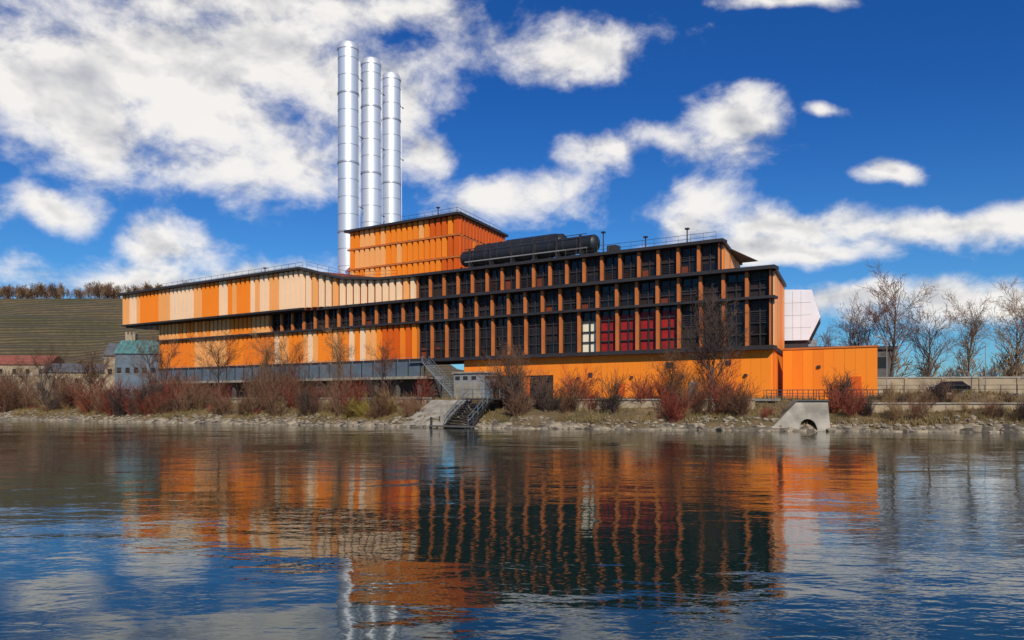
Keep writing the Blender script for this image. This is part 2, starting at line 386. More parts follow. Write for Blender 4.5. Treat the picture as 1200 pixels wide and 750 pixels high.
rw.box(LS,-2.9,-2.0,-1.5,4.5,-.3,2.6,'conc')
railing(LS,[(-2.6,2.7,3.32),(-2.6,5.1,3.32),(2.6,5.1,3.32),(2.6,2.7,3.32)],1.1,1.2,'bluegrey',rw,.04)
for s in (-2.8,2.8): rw.rod(LS(s,-3.4,-1),LS(s,-3.4,1.2),.14,.14,'steel',8)
rw.obj('river_landing_steps')
of=MB(); OF=frame((26.0,81.6),(.97,-.2),(.2,.97))
def oft(x): return min(3.0,.15+x*1.0)
def arb(x):
    q=(x-3.7)/.85
    return -.4 if abs(q)>=1 else .25+.95*math.sqrt(1-q*q)
X=[0,.6,1.2,1.8,2.4,2.849]+[2.85+i*.17 for i in range(11)]+[4.551,5.1,5.8]
for a,b_ in zip(X,X[1:]):
    if b_-a<.002: continue
    vs=[]
    for d in (0,1):
        for (x,z) in ((a,arb(a+.0005) if a<3.7 else arb(a)),(b_,arb(b_-.0005)),(b_,oft(b_)),(a,oft(a))):
            vs.append(OF(x,z*.55+d*5,z))
    of.add(vs,[(0,1,2,3),(7,6,5,4),(0,4,5,1),(1,5,6,2),(2,6,7,3),(3,7,4,0)],'conc')
of.box(OF,2.6,4.8,4.9,5.1,-.4,1.6,'concd')
of.box(OF,2.3,5.9,1.4,1.7,3.0,3.12,'concd')
of.obj('concrete_outfall')
fb=MB(); FB=frame((28.6,91.2),(.985,-.17),(.17,.985))
fb.box(FB,0,13,0,2.2,2.75,3.1,'concd')
railing(FB,[(0,0,3.1),(13,0,3.1)],1.15,.55,'steel',fb,.045,3)
railing(FB,[(0,2.1,3.1),(13,2.1,3.1)],1.15,1.3,'steel',fb,.04,2)
for s in (2,6.5,11): fb.box(FB,s,s+.5,.4,1.8,0.5,2.75,'concd')
fb.obj('footbridge')

# ------------------------------------------------------------------ TERRAIN
SH=[(-4000,1900),(-600,420),(-200,196),(-120,155),(-86,135),(-60,119),(-33,104),(-10,93),(0,89.3),(15,84.6),(28,81),(50,77),(80,73.5),(110,71),(300,60),(4000,20)]
def shoreY(x):
    for a,b in zip(SH,SH[1:]):
        if a[0]<=x<=b[0]:
            t=(x-a[0])/(b[0]-a[0]); return lerp(a[1],b[1],t)
def sst(a,b,x):
    t=max(0,min(1,(x-a)/(b-a))); return t*t*(3-2*t)
def wobf(x,w): return (noise.noise(Vector((x*.18,0,9)))*.9+noise.noise(Vector((x*.6,0,4)))*.35)*(1-sst(0,12,abs(w)))
def bankz(x,w):
    top=3.15+.55*sst(36,46,x)
    if w<0: return w*.3
    if w<1.3: z=w*.55
    else: z=.72+(top-.72)*sst(0.3,10.5,w)*1.0 if w<10.5 else top
    f=sst(0,1,w)*(1-sst(9,12,w))
    z+=f*(noise.noise(Vector((x*.25,w*.25,0)))*.55+noise.noise(Vector((x*.9,w*.9,3)))*.18)
    return z
xs=[-4000,-2500,-1500,-1000,-700,-500,-380,-300,-240,-200,-170,-150,-135]+[-120+i*.8 for i in range(270)]+[100,110,130,160,200,300,500,1000,2000,4000]
ws=[-60,-8,-4,-2,-1,-.4,0,.3,.6,1,1.4,1.9,2.5,3.1,3.8,4.5,5.2,6,6.8,7.6,8.4,9.2,10,11,12.5,15,20,30,60,150,500,1500,4500]
gv=[];gf=[]
for x in xs:
    for w in ws: gv.append((x,shoreY(x)+w*1.14+wobf(x,w),bankz(x,w)))
nw=len(ws)
for i in range(len(xs)-1):
    for j in range(nw-1): gf.append((i*nw+j,(i+1)*nw+j,(i+1)*nw+j+1,i*nw+j+1))
me=bpy.data.meshes.new('ground'); me.from_pydata(gv,[],gf); me.polygons.foreach_set('use_smooth',[True]*len(gf))
gm=bpy.data.materials.new('bank_earth'); n,l=nodes_of(gm); b=n['Principled BSDF']; b.inputs['Roughness'].default_value=.95
tc=n.new('ShaderNodeTexCoord')
def nzn(sc,det=8):
    q=n.new('ShaderNodeTexNoise'); q.inputs['Scale'].default_value=sc; q.inputs['Detail'].default_value=det; l.new(tc.outputs['Object'],q.inputs['Vector']); return q
n1=nzn(.25,6);n2=nzn(1.6,6)
cr=n.new('ShaderNodeValToRGB'); e=cr.color_ramp
e.elements[0].position=.3; e.elements[0].color=(.06,.05,.018,1); e.elements[1].position=.7; e.elements[1].color=(.23,.15,.07,1)
x1=e.elements.new(.5); x1.color=(.11,.07,.03,1)
mm=n.new('ShaderNodeMath'); mm.operation='ADD'; ms=n.new('ShaderNodeMath'); ms.operation='MULTIPLY'; ms.inputs[1].default_value=.5
l.new(n1.outputs['Fac'],mm.inputs[0]); l.new(n2.outputs['Fac'],mm.inputs[1]); l.new(mm.outputs[0],ms.inputs[0]); l.new(ms.outputs[0],cr.inputs[0]); l.new(cr.outputs[0],b.inputs['Base Color'])
bp=n.new('ShaderNodeBump'); bp.inputs['Strength'].default_value=.8; bp.inputs['Distance'].default_value=.3; l.new(n2.outputs['Fac'],bp.inputs['Height']); l.new(bp.outputs[0],b.inputs['Normal'])
me.materials.append(gm)
o=bpy.data.objects.new('ground',me); scene.collection.objects.link(o)
pth=MB(); pth.box(FA,-2,50,-5.5,-.05,3.0,3.27,'pave'); pth.obj('riverside_path')
rd=MB(); RD=frame((41,97),(.99,-.12),(.12,.99)); rd.box(RD,0,90,0,16,3.2,3.76,'asph'); rd.box(RD,0,90,-.35,0,3.2,3.88,'conc')
for q in range(14): rd.box(RD,8+q*2.6,8.1+q*2.6,6,11,3.76,3.765,'whitem')
rd.obj('access_road')
rt=MB(); rt.box(RD,4,90,15,15.5,3.2,6.1,'wall'); rt.box(RD,3.9,90.1,14.9,15.6,6.1,6.3,'conc')
for q in range(18): rt.box(RD,6+q*4.8,6.4+q*4.8,14.85,15,3.7,6.1,'wall')
rt.obj('retaining_wall')
rl=MB(); railing(RD,[(0,-.2,3.88),(60,-.2,3.88)],1.0,1.8,'steel',rl,.035,2); rl.obj('guard_railing')
def shorewall(name,x0,x1,w0,th,z0,z1,k,kc,step=1.5):
    q=MB(); n=int((x1-x0)/step); pr=None
    for i in range(n+1):
        x=x0+i*step; y=shoreY(x)+w0*1.14
        row=[(x,y,z0),(x,y-.0,z1),(x,y-.12,z1),(x,y-.12,z1+.16),(x,y+th+.1,z1+.16),(x,y+th+.1,z0)]
        if pr:
            for a in range(5): q.add([pr[a],row[a],row[a+1],pr[a+1]],[(0,1,2,3)],kc if 0<a<4 else k)
        if i%3==0: q.box(W,x-.03,x+.03,y-.02,y+.05,z0,z1,'concd')
        pr=row
    q.obj(name)
shorewall('quay_wall',7,26.5,6.2,.5,1.2,3.1,'wall','conc')
shorewall('quay_wall',-52,-9,7.6,.5,1.4,3.3,'wall','conc')
shorewall('quay_wall',36,60,5.4,.4,1.2,2.7,'wall','conc')
# sloping concrete apron left of the landing
ac=MB(); AC=frame((-12.5,95.5),(.9,-.43),(.43,.9))
for q in range(3): ac.add([AC(q*1.9,-1,-.3),AC(q*1.9+1.82,-1,-.3),AC(q*1.9+1.82,6,2.9),AC(q*1.9,6,2.9),AC(q*1.9,-1,.25),AC(q*1.9+1.82,-1,.25),AC(q*1.9+1.82,6,3.15),AC(q*1.9,6,3.15)],[(0,3,2,1),(4,5,6,7),(0,1,5,4),(1,2,6,5),(2,3,7,6),(3,0,4,7)],'conc')
ac.obj('concrete_apron')
rv=MB(); N=470; prev=None
for i in range(N):
    x=-125+i*.48; top=.5+noise.noise(Vector((x*.12,4,0)))*.35+noise.noise(Vector((x*.9,2,0)))*.2; jj=noise.noise(Vector((x*.8,7,0)))*.3
    row=[(x,shoreY(x)+w*1.14+wobf(x,w),z) for (w,z) in ((-.5,-.4),(-.05+jj,.10),(.5+jj,top*.7),(1.0+jj,top+.1),(1.7,top+.05),(2.0,.1))]
    if prev: 
        for a in range(5): rv.add([prev[a],row[a],row[a+1],prev[a+1]],[(0,1,2,3)],'revet')
    prev=row
rv.obj('stone_embankment')
rk=MB()
t=(1+5**.5)/2
iv=[(-1,t,0),(1,t,0),(-1,-t,0),(1,-t,0),(0,-1,t),(0,1,t),(0,-1,-t),(0,1,-t),(t,0,-1),(t,0,1),(-t,0,-1),(-t,0,1)]
fc=[(0,11,5),(0,5,1),(0,1,7),(0,7,10),(0,10,11),(1,5,9),(5,11,4),(11,10,2),(10,7,6),(7,1,8),(3,9,4),(3,4,2),(3,2,6),(3,6,8),(3,8,9),(4,9,5),(2,4,11),(6,2,10),(8,6,7),(9,8,1)]
for i in range(2900):
    x=R.uniform(-118,92); w=R.uniform(-.4,2.9); s=R.uniform(.08,.32)
    if R.random()<.05: s*=1.7
    zz=max(bankz(x,w), min(.55,w*.6) if w<2 else 0)
    c=Vector((x,shoreY(x)+w*1.14+wobf(x,w),zz+s*.12))
    rot=Matrix.Rotation(R.uniform(0,6),3,'Z')@Matrix.Rotation(R.uniform(-.5,.5),3,'X')
    vs=[c+rot@Vector((a*R.uniform(.7,1.2)*s*.65,b_*R.uniform(.7,1.1)*s*.5,d*R.uniform(.6,1)*s*.38)) for a,b_,d in iv]
    rk.add(vs,fc,'rock')
rk.obj('riverbank_rocks',recalc=False)
gr=MB()
for i in range(20000):
    x=R.uniform(-120,92); w=R.uniform(1.6,13) if R.random()<.7 else R.uniform(1.0,3)
    if x>28 and w>14: continue
    y=shoreY(x)+w*1.14; z=bankz(x,w)-.03
    if w<2: z=max(z,.45)
    if noise.noise(Vector((x*.15,y*.15,5)))<-.25: continue
    h=R.uniform(.15,.65); 
    for k in range(3):
        a=R.uniform(0,6.28); dx=math.cos(a)*.05; dy=math.sin(a)*.05; lx=R.uniform(-.2,.2); ly=R.uniform(-.2,.2)
        px=x+R.uniform(-.15,.15); py=y+R.uniform(-.15,.15)
        gr.add([(px-dx,py-dy,z),(px+dx,py+dy,z),(px+lx,py+ly,z+h)],[(0,1,2)],'grassd')
gr.obj('bank_grass',recalc=False)

# ------------------------------------------------------------------ VEGETATION
def grow(mb,p,d,L,r,lv,maxlv,rng,kt,kb,kids,spread,minr,up=.12):
    segs=4 if lv==0 else (3 if lv<maxlv else 2)
    q=Vector(p); dd=Vector(d).normalized(); pts=[(q.copy(),dd.copy(),r)]
    for i in range(segs):
        dd=(dd+Vector((rng.uniform(-.18,.18),rng.uniform(-.18,.18),rng.uniform(-.08,.12)+up*.4))*(1 if lv else .45)).normalized()
        nq=q+dd*L/segs; r1=max(minr,r*(1-(i+1)/segs*.72))
        mb.rod(q,nq,max(minr,r*(1-i/segs*.72)),r1,kt if lv<2 else kb,6 if lv==0 else (4 if lv==1 else 3),False)
        q=nq; pts.append((q.copy(),dd.copy(),r1))
    if lv<maxlv:
        n=kids[lv]
        for c in range(n):
            t=(.28 if lv==0 else .15)+(1-(.28 if lv==0 else .15))*(c+rng.random())/n; t=min(.999,t)
            i=int(t*segs); f=t*segs-i
            pp=pts[i][0].lerp(pts[i+1][0],f); bd=pts[i][1]; rr=lerp(pts[i][2],pts[i+1][2],f)
            side=bd.orthogonal().normalized(); side.rotate(Matrix.Rotation(rng.uniform(0,6.28),3,bd))
            nd=(bd+side*spread*rng.uniform(.6,1.25)+Vector((0,0,up))).normalized()
            grow(mb,pp,nd,L*rng.uniform(.38,.62)*(1.15-.5*t if lv==0 else 1),max(minr,rr*.6),lv+1,maxlv,rng,kt,kb,kids,spread,minr,up)
def tree_mesh(seed,h,kt,kb,kids=(15,8,6,4),maxlv=4,spread=.9,minr=.012,rad=None,multi=1):
    rng=random.Random(seed); mb=MB()
    for k in range(multi):
        a=rng.uniform(0,6.28); tilt=0.05 if multi==1 else .3
        grow(mb,(math.cos(a)*.2*(multi>1),math.sin(a)*.2*(multi>1),-.3),(math.cos(a)*tilt,math.sin(a)*tilt,1),h*.86,rad or h*.017,0,maxlv,rng,kt,kb,kids,spread,minr)
    return mb.mesh('bare_tree_mesh',recalc=False)
def shrub_mesh(seed,k1,h=2.5,stems=14,minr=.012,flop=.6):
    rng=random.Random(seed); mb=MB()
    for i in range(stems):
        a=rng.uniform(0,6.28); t=rng.uniform(.05,flop)
        grow(mb,(math.cos(a)*.3,math.sin(a)*.3,-.2),(math.cos(a)*t,math.sin(a)*t,1),h*rng.uniform(.45,1.1),.035,1,3,rng,k1,k1,(0,7,4),.8,minr,.08)
    return mb.mesh('shrub_mesh',recalc=False)
def inst(name,me,loc,s=1,rz=None,parent=None,sz=None):
    o=bpy.data.objects.new(name,me); o.location=loc; o.scale=(s,s,sz or s); o.rotation_euler=(0,0,R.uniform(0,6.28) if rz is None else rz)
    scene.collection.objects.link(o)
    if parent: o.parent=parent
    return o
T=[tree_mesh(11,10,'bark','twdark'),tree_mesh(12,10,'bark','twbrown',kids=(13,7,5,3)),tree_mesh(13,10,'barkl','twtan',kids=(13,7,5,3)),tree_mesh(14,10,'bark','twbrown',multi=3,kids=(8,6,5,3))]
for (x,y,h,k) in [(21.8,89.5,11.5,0),(52.5,112.5,15,1),(48.5,114,11.5,3),(58.5,114,11.5,1),(64,114,12,2),(70,113,13,2),(63,92,11.5,2),(60.0,88,8,3),(77,118,13.5,1),(-43,119,9.5,1),(-37,121,8.5,2),(-58,134,9.5,3),(-31,113,8,1),(-72,142,8,1),(-84,146,8,3),(-90,150,7,1),(0.5,95,6.8,3),(-24,112,8.5,2),(-17,108,7,1),(17.5,90,6.5,1),(44.5,114,8.5,1),(66,88,8,1)]:
    inst('bare_tree',T[k],(x,y,bankz(x,(y-shoreY(x))/1.14)-.1),h/10)
SM={}
for qi,k in enumerate(('twred','twbrown','twtan','twolive','twdark')): SM[k]=[shrub_mesh(30+qi*5+q,k) for q in range(3)]
SP=empty('riverside_shrubs')
def shr(k,x,w,s):
    inst('shrub',R.choice(SM[k]),(x,shoreY(x)+w*1.14,bankz(x,w)-.1),s,parent=SP,sz=s*R.uniform(.8,1.3))
def band(x0,x1,n,ks,smin,smax,w0=2,w1=11):
    for i in range(n): shr(R.choice(ks),R.uniform(x0,x1),R.uniform(w0,w1),R.uniform(smin,smax)**1)
band(-118,-72,44,['twdark','twbrown','twbrown','twred'],.7,1.6)
band(-66,-50,24,['twred','twred','twbrown','twdark'],.6,1.5,1.5,9)
band(-56,-30,44,['twred','twbrown','twdark','twtan','twbrown'],.5,1.6)
band(-30,-8,34,['twbrown','twred','twdark','twbrown'],.5,1.4)
band(-20,-14,9,['twolive','twolive','twtan'],.5,.9,1.5,5)
band(-2,5,11,['twbrown','twdark','twtan'],.8,1.7,2.5,9)
band(6,12,8,['twbrown','twdark','twred'],.6,1.4,2.5,9)
band(14,25,20,['twbrown','twred','twtan','twred'],.5,1.6,2,9)
band(33,37,8,['twred','twdark'],.7,1.1,3,8)
band(38,50,16,['twbrown','twtan','twdark'],.4,.8,2,9)
band(50,62,12,['twbrown','twtan'],.3,.5,2,8)
band(62,80,34,['twdark','twbrown','twtan'],.7,1.6,2,12)
band(-118,75,90,['twtan','twbrown','twred'],.25,.5,1.5,5)
band(46.5,58,9,['twdark'],.5,.8,1.5,3.5)

# ------------------------------------------------------------------ HILL + LEFT BACKGROUND
def hillz(x,y):
    yo=noise.noise(Vector((x*.012,0,2)))*70+noise.noise(Vector((x*.03,3,2)))*18
    f=min(1,max(0,(y-350-yo*(1-sst(430,560,y)))/215)); f=f**.9*(1-sst(-230,80,x))
    z=74*f+noise.noise(Vector((x*.008,y*.008,1)))*5*f*(1-f)*4
    tz=7.0; q=z/tz; fl=math.floor(q); z2=(fl+sst(.62,1,q-fl))*tz
    return 2.5+lerp(z,z2,.5 if z>3 else 0)
hv=[];hf=[]; nx,ny=240,250
for i in range(nx):
    for j in range(ny):
        x=-900+i*1000/(nx-1); y=310+j*1.3+max(0,j-220)*30; hv.append((x,y,hillz(x,y)))
for i in range(nx-1):
    for j in range(ny-1): hf.append((i*ny+j,(i+1)*ny+j,(i+1)*ny+j+1,i*ny+j+1))
me=bpy.data.meshes.new('vineyard_hill'); me.from_pydata(hv,[],hf)
hm=bpy.data.materials.new('vineyard'); n,l=nodes_of(hm); b=n['Principled BSDF']; b.inputs['Roughness'].default_value=.95
tc=n.new('ShaderNodeTexCoord')
# vine rows follow the contour lines (height) with gentle waviness, blocks of rows differ in tone
wv=n.new('ShaderNodeTexWave'); wv.inputs['Scale'].default_value=.17; wv.inputs['Distortion'].default_value=3; wv.inputs['Detail'].default_value=3; wv.inputs['Detail Scale'].default_value=.12; wv.bands_direction='Z'
mpx=n.new('ShaderNodeMapping'); mpx.inputs['Rotation'].default_value=(0,.07,0); l.new(tc.outputs['Object'],mpx.inputs[0]); l.new(mpx.outputs[0],wv.inputs[0])
nn=nzn(.012,6); n9=nzn(.35,5)
ad=n.new('ShaderNodeMath'); ad.operation='MULTIPLY_ADD'; l.new(n9.outputs['Fac'],ad.inputs[0]); ad.inputs[1].default_value=.5; l.new(nn.outputs['Fac'],ad.inputs[2])
cr=n.new('ShaderNodeValToRGB'); e=cr.color_ramp; e.elements[0].position=.6; e.elements[0].color=(.055,.050,.016,1); e.elements[1].position=.9; e.elements[1].color=(.13,.085,.04,1)
l.new(ad.outputs[0],cr.inputs[0]); mx=n.new('ShaderNodeMix'); mx.data_type='RGBA'
wr=n.new('ShaderNodeMapRange'); wr.inputs[1].default_value=.25; wr.inputs[2].default_value=.75; wr.inputs[3].default_value=0.2; l.new(wv.outputs['Fac'],wr.inputs[0])
l.new(wr.outputs[0],mx.inputs[0]); mx.inputs[6].default_value=(.028,.024,.011,1); l.new(cr.outputs[0],mx.inputs[7]); l.new(mx.outputs[2],b.inputs['Base Color'])
me.materials.append(hm); o=bpy.data.objects.new('vineyard_hill',me); scene.collection.objects.link(o)
far=tree_mesh(50,10,'bark','twbrown',kids=(12,6,4),maxlv=3,minr=.05)
farb=tree_mesh(51,10,'barkl','twtan',kids=(12,6,4),maxlv=3,minr=.05)
RT=empty('hilltop_treeline')
for i in range(300):
    x=R.uniform(-480,-180); y=R.uniform(560,600); inst('tree',R.choice([far,farb]),(x,y,hillz(x,y)-1),R.uniform(.8,1.2),parent=RT)
DT=empty('distant_treeline')
for i in range(80):
    x=R.uniform(60,330); y=R.uniform(150,260); inst('tree',R.choice([far,farb]),(x,y,3),R.uniform(.6,1.05),parent=DT)
for i in range(90):
    x=R.uniform(-230,-95); y=R.uniform(215,300); inst('tree',R.choice([far,farb]),(x,y,3),R.uniform(.6,1.2),parent=DT)
def house(x,y,w,dp,z1,zr,kw,kr,rot=0,nwin=3,floors=2,z0=2.5):
    h=MB(); c,s=math.cos(rot),math.sin(rot); fr=frame((x,y),(c,s),(-s,c))
    h.box(fr,0,w,0,dp,z0,z1,kw)
    h.add([fr(-.4,-.4,z1),fr(w+.4,-.4,z1),fr(w+.4,dp+.4,z1),fr(-.4,dp+.4,z1),fr(-.4,dp/2,zr),fr(w+.4,dp/2,zr)],[(0,1,5,4),(3,4,5,2),(0,4,3),(1,2,5),(0,3,2,1)],kr)
    for f in range(floors):
        for i in range(nwin):
            a=w*(i+.5)/nwin; zz=z0+2+f*(z1-z0-1.5)/floors
            h.box(fr,a-.5,a+.5,-.06,.05,zz,zz+1.4,'glassa'); h.box(fr,a-.6,a+.6,-.1,.04,zz-.15,zz-.02,'conc')
    return h,fr
h,fr=house(-103,205,7.5,9,14.5,18,'sand','slate',.15,3,2); h.box(fr,4.6,7.0,1,3.4,14,20,'sand')
for a in range(3): h.box(fr,4.6+a*.9,5.1+a*.9,1,1.4,20,20.6,'sand'); h.box(fr,6.6,7.0,1+a*.9,1.5+a*.9,20,20.6,'sand')
h.obj('sandstone_house')
h,fr=house(-97,198,12,10,14.6,18.2,'bluegrey','teal',.1,6,2)
for q in range(11): h.add([fr(q*1.2,-.42,14.62),fr(q*1.2+.1,-.42,14.62),fr(q*1.2+.1,5,18.26),fr(q*1.2,5,18.26)],[(0,1,2,3)],'conc')
h.obj('glass_roofed_hall')
h,fr=house(-156,232,22,12,13.5,16.5,'sand','tile',.1,6,3); h.obj('red_roofed_house')
h,fr=house(-131,226,18,10,11,13.8,'sand','slate',.2,5,2); h.obj('slate_roofed_house')
h,fr=house(-126,250,12,9,16,19.5,'wall','slate',.1,4,3); h.obj('slate_roofed_house')
lw=MB(); LW=frame((-128,168),(.87,-.3),(.3,.87)); lw.box(LW,0,46,0,.6,2.5,7.8,'wall'); lw.box(LW,-.1,46.1,-.1,.7,7.8,8.1,'conc')
for q in range(9): lw.box(LW,1+q*5,1.5+q*5,-.15,0,2.5,7.8,'sand')
lw.obj('embankment_wall')
bs=MB(); BS=frame((-70,127.5),(.87,-.5),(.5,.87))
for q in range(14): bs.box(BS,-1.3,1.3,q*.62,q*.62+.66,-.2,.5+q*.2,'conc')
for s in(-1.6,1.3): 
    bs.add([BS(s,-.3,-.3),BS(s+.3,-.3,-.3),BS(s+.3,9,-.3),BS(s,9,-.3),BS(s,-.3,.8),BS(s+.3,-.3,.8),BS(s+.3,9,3.7),BS(s,9,3.7)],[(0,3,2,1),(4,5,6,7),(0,1,5,4),(1,2,6,5),(2,3,7,6),(3,0,4,7)],'conc')
bs.obj('bank_stairs')
h=MB(); HF=frame((44,150),(.98,-.1),(.1,.98)); h.box(HF,0,26,0,18,2.5,12.4,'concd'); h.box(HF,-.5,26.5,-.5,18.5,12.4,13,'black'); h.box(HF,9,13,3,7,13,14.6,'grey')
for q in range(8): h.box(HF,1+q*3.1,3+q*3.1,-.08,.02,9,11,'glassa')
h.obj('industrial_hall')
for (x,y) in ((62.5,107),(46,99.5)):
    s=MB(); s.rod((0,0,0),(0,0,7),.07,.04,'grey',8); s.rod((0,0,6.9),(-1.0,0,7.2),.035,.03,'grey',6); s.box(W,-1.6,-.9,-.12,.12,7.14,7.26,'grey'); s.rod((0,0,0),(0,0,.5),.12,.11,'grey',8)
    s.obj('street_lamp',loc=(x,y,3.75))
# ------------------------------------------------------------------ CAR
cr_=empty('parked_car',(54.2,100.6,3.765)); cb=MB()
prof=[(-2.2,.35),(-2.28,.75),(-2.15,1.0),(-1.2,1.12),(-.45,1.66),(1.35,1.7),(1.95,1.2),(2.2,1.1),(2.25,.45),(2.1,.3),(-2.0,.3)]
def yw(z): return .92 if z<1.15 else .92-(z-1.15)*.42
n_=len(prof); vs=[(x,-yw(z),z) for x,z in prof]+[(x,yw(z),z) for x,z in prof]
cb.add(vs,[tuple(range(n_)),tuple(range(n_,2*n_))[::-1]]+[(i,(i+1)%n_,n_+(i+1)%n_,n_+i) for i in range(n_)],'paint')
o=cb.obj('body',cr_); bv=o.modifiers.new('b','BEVEL'); bv.width=.06; bv.segments=2; bv.limit_method='ANGLE'
wn=MB()
for sgn in(-1,1):
    for poly in ([(-1.05,1.17),(-.42,1.58),(.1,1.6),(.1,1.17)],[(.2,1.17),(.2,1.6),(1.25,1.62),(1.65,1.2)]):
        wn.add([(x,sgn*(yw(z)+.012),z) for x,z in poly],[(0,1,2,3)],'glassa')
wn.add([(-1.19,-.8,1.16),(-1.19,.8,1.16),(-.5,.66,1.64),(-.5,-.66,1.64)],[(0,1,2,3)],'glassa')
wn.box(W,2.2,2.3,-.85,-.55,.85,1.05,'lampred'); wn.box(W,2.2,2.3,.55,.85,.85,1.05,'lampred'); wn.box(W,-2.3,-2.2,-.85,-.5,.72,.9,'whitem'); wn.box(W,-2.3,-2.2,.5,.85,.72,.9,'whitem')
wn.obj('windows_and_lights',cr_,recalc=False)
for (x,sg) in((-1.4,-1),(-1.4,1),(1.4,-1),(1.4,1)):
    wh=MB(); wh.lathe([(.01,-.11),(.22,-.12),(.24,-.1),(.34,-.11),(.36,-.06),(.36,.06),(.34,.11),(.24,.1),(.22,.12),(.01,.11)],'rubber',(x,sg*.86,.36),24,(0,1,0)); wh.lathe([(.01,-.13),(.21,-.125)],'chrome',(x,sg*.86,.36),20,(0,1,0)); wh.obj('wheel',cr_)

# ------------------------------------------------------------------ WATER
wm=bpy.data.materials.new('river_water'); n,l=nodes_of(wm); b=n['Principled BSDF']
b.inputs['Base Color'].default_value=(.004,.016,.013,1); b.inputs['Roughness'].default_value=.03; b.inputs['IOR'].default_value=1.36
b.inputs['Specular Tint'].default_value=(.93,1,.93,1)
tc=n.new('ShaderNodeTexCoord')
def wnz(sc,st,det):
    mp=n.new('ShaderNodeMapping'); mp.inputs['Scale'].default_value=st; mp.inputs['Rotation'].default_value=(0,0,.25); l.new(tc.outputs['Object'],mp.inputs[0])
    q=n.new('ShaderNodeTexNoise'); q.inputs['Scale'].default_value=sc; q.inputs['Detail'].default_value=det; q.inputs['Distortion'].default_value=.4; l.new(mp.outputs[0],q.inputs[0]); return q
a1=wnz(1.0,(.6,1.2,1),2); a2=wnz(.12,(1,1.4,1),2); a3=wnz(5,(.7,1.2,1),2)
def bmp(src,st,dist,prev=None):
    q=n.new('ShaderNodeBump'); q.inputs['Strength'].default_value=st; q.inputs['Distance'].default_value=dist; l.new(src,q.inputs['Height'])
    if prev: l.new(prev.outputs[0],q.inputs['Normal'])
    return q
pt=wnz(.035,(1,1.8,1),3); pr_=n.new('ShaderNodeMapRange'); pr_.inputs[1].default_value=.42; pr_.inputs[2].default_value=.62; pr_.inputs[3].default_value=.35; pr_.inputs[4].default_value=1; l.new(pt.outputs['Fac'],pr_.inputs[0])
def mul(a):
    q=n.new('ShaderNodeMath'); q.operation='MULTIPLY'; l.new(a.outputs['Fac'],q.inputs[0]); l.new(pr_.outputs[0],q.inputs[1]); return q.outputs[0]
B=bmp(a2.outputs['Fac'],1,.07); B=bmp(mul(a1),1,.026,B); B=bmp(mul(a3),1,.0055,B)
l.new(B.outputs[0],b.inputs['Normal'])
me=bpy.data.meshes.new('river_water'); me.from_pydata([(-4000,-600,0),(4000,-600,0),(4000,3000,0),(-4000,3000,0)],[],[(0,1,2,3)]); me.materials.append(wm)
scene.collection.objects.link(bpy.data.objects.new('river_water',me))

# ------------------------------------------------------------------ SKY
SUN_AZ=170; SUN_EL=38
w=bpy.data.worlds.new('World'); scene.world=w; w.use_nodes=True; n=w.node_tree.nodes; l=w.node_tree.links; n.clear()
try: w.cycles.sampling_method='MANUAL'; w.cycles.sample_map_resolution=128
except Exception: pass
out=n.new('ShaderNodeOutputWorld'); bg=n.new('ShaderNodeBackground'); bgc=n.new('ShaderNodeBackground'); mixs=n.new('ShaderNodeMixShader')
tc=n.new('ShaderNodeTexCoord'); D=tc.outputs['Generated']
def MA(op,a,b_=None,c=None,clamp=False):
    q=n.new('ShaderNodeMath'); q.operation=op; q.use_clamp=clamp
    for i,v in enumerate((a,b_,c)):
        if v is None: continue
        if hasattr(v,'is_linked'): l.new(v,q.inputs[i])
        else: q.inputs[i].default_value=v
    return q.outputs[0]
sx=n.new('ShaderNodeSeparateXYZ'); l.new(D,sx.inputs[0])
sky=n.new('ShaderNodeTexSky'); sky.sky_type='NISHITA'; sky.sun_disc=False; sky.sun_elevation=math.radians(SUN_EL); sky.sun_rotation=math.radians(SUN_AZ); sky.dust_density=.5; sky.ozone_density=4.0
haze=n.new('ShaderNodeMapRange'); haze.interpolation_type='SMOOTHSTEP'; haze.inputs[1].default_value=0; haze.inputs[2].default_value=.38; l.new(sx.outputs[2],haze.inputs[0])
tc2=n.new('ShaderNodeMix'); tc2.data_type='RGBA'; l.new(haze.outputs[0],tc2.inputs[0]); tc2.inputs[6].default_value=(.40,.84,1.18,1); tc2.inputs[7].default_value=(.13,.50,1.04,1)
tint=n.new('ShaderNodeMix'); tint.data_type='RGBA'; tint.blend_type='MULTIPLY'; tint.inputs[0].default_value=1; l.new(tc2.outputs[2],tint.inputs[7])
l.new(sky.outputs[0],tint.inputs[6]); l.new(tint.outputs[2],bg.inputs['Color']); bg.inputs['Strength'].default_value=.088
my=MA('MAXIMUM',sx.outputs[1],.06); u=MA('DIVIDE',sx.outputs[0],my); v=MA('DIVIDE',sx.outputs[2],my)
cb_=n.new('ShaderNodeCombineXYZ'); l.new(u,cb_.inputs[0]); l.new(v,cb_.inputs[1])
wz=n.new('ShaderNodeTexNoise'); wz.inputs['Scale'].default_value=8; wz.inputs['Detail'].default_value=2; l.new(D,wz.inputs[0])
wa=n.new('ShaderNodeVectorMath'); wa.operation='MULTIPLY_ADD'; l.new(wz.outputs['Color'],wa.inputs[0]); wa.inputs[1].default_value=(.16,.09,0); l.new(cb_.outputs[0],wa.inputs[2])
wb_=n.new('ShaderNodeVectorMath'); wb_.operation='SUBTRACT'; l.new(wa.outputs[0],wb_.inputs[0]); wb_.inputs[1].default_value=(.08,.045,0); UV=wb_.outputs[0]
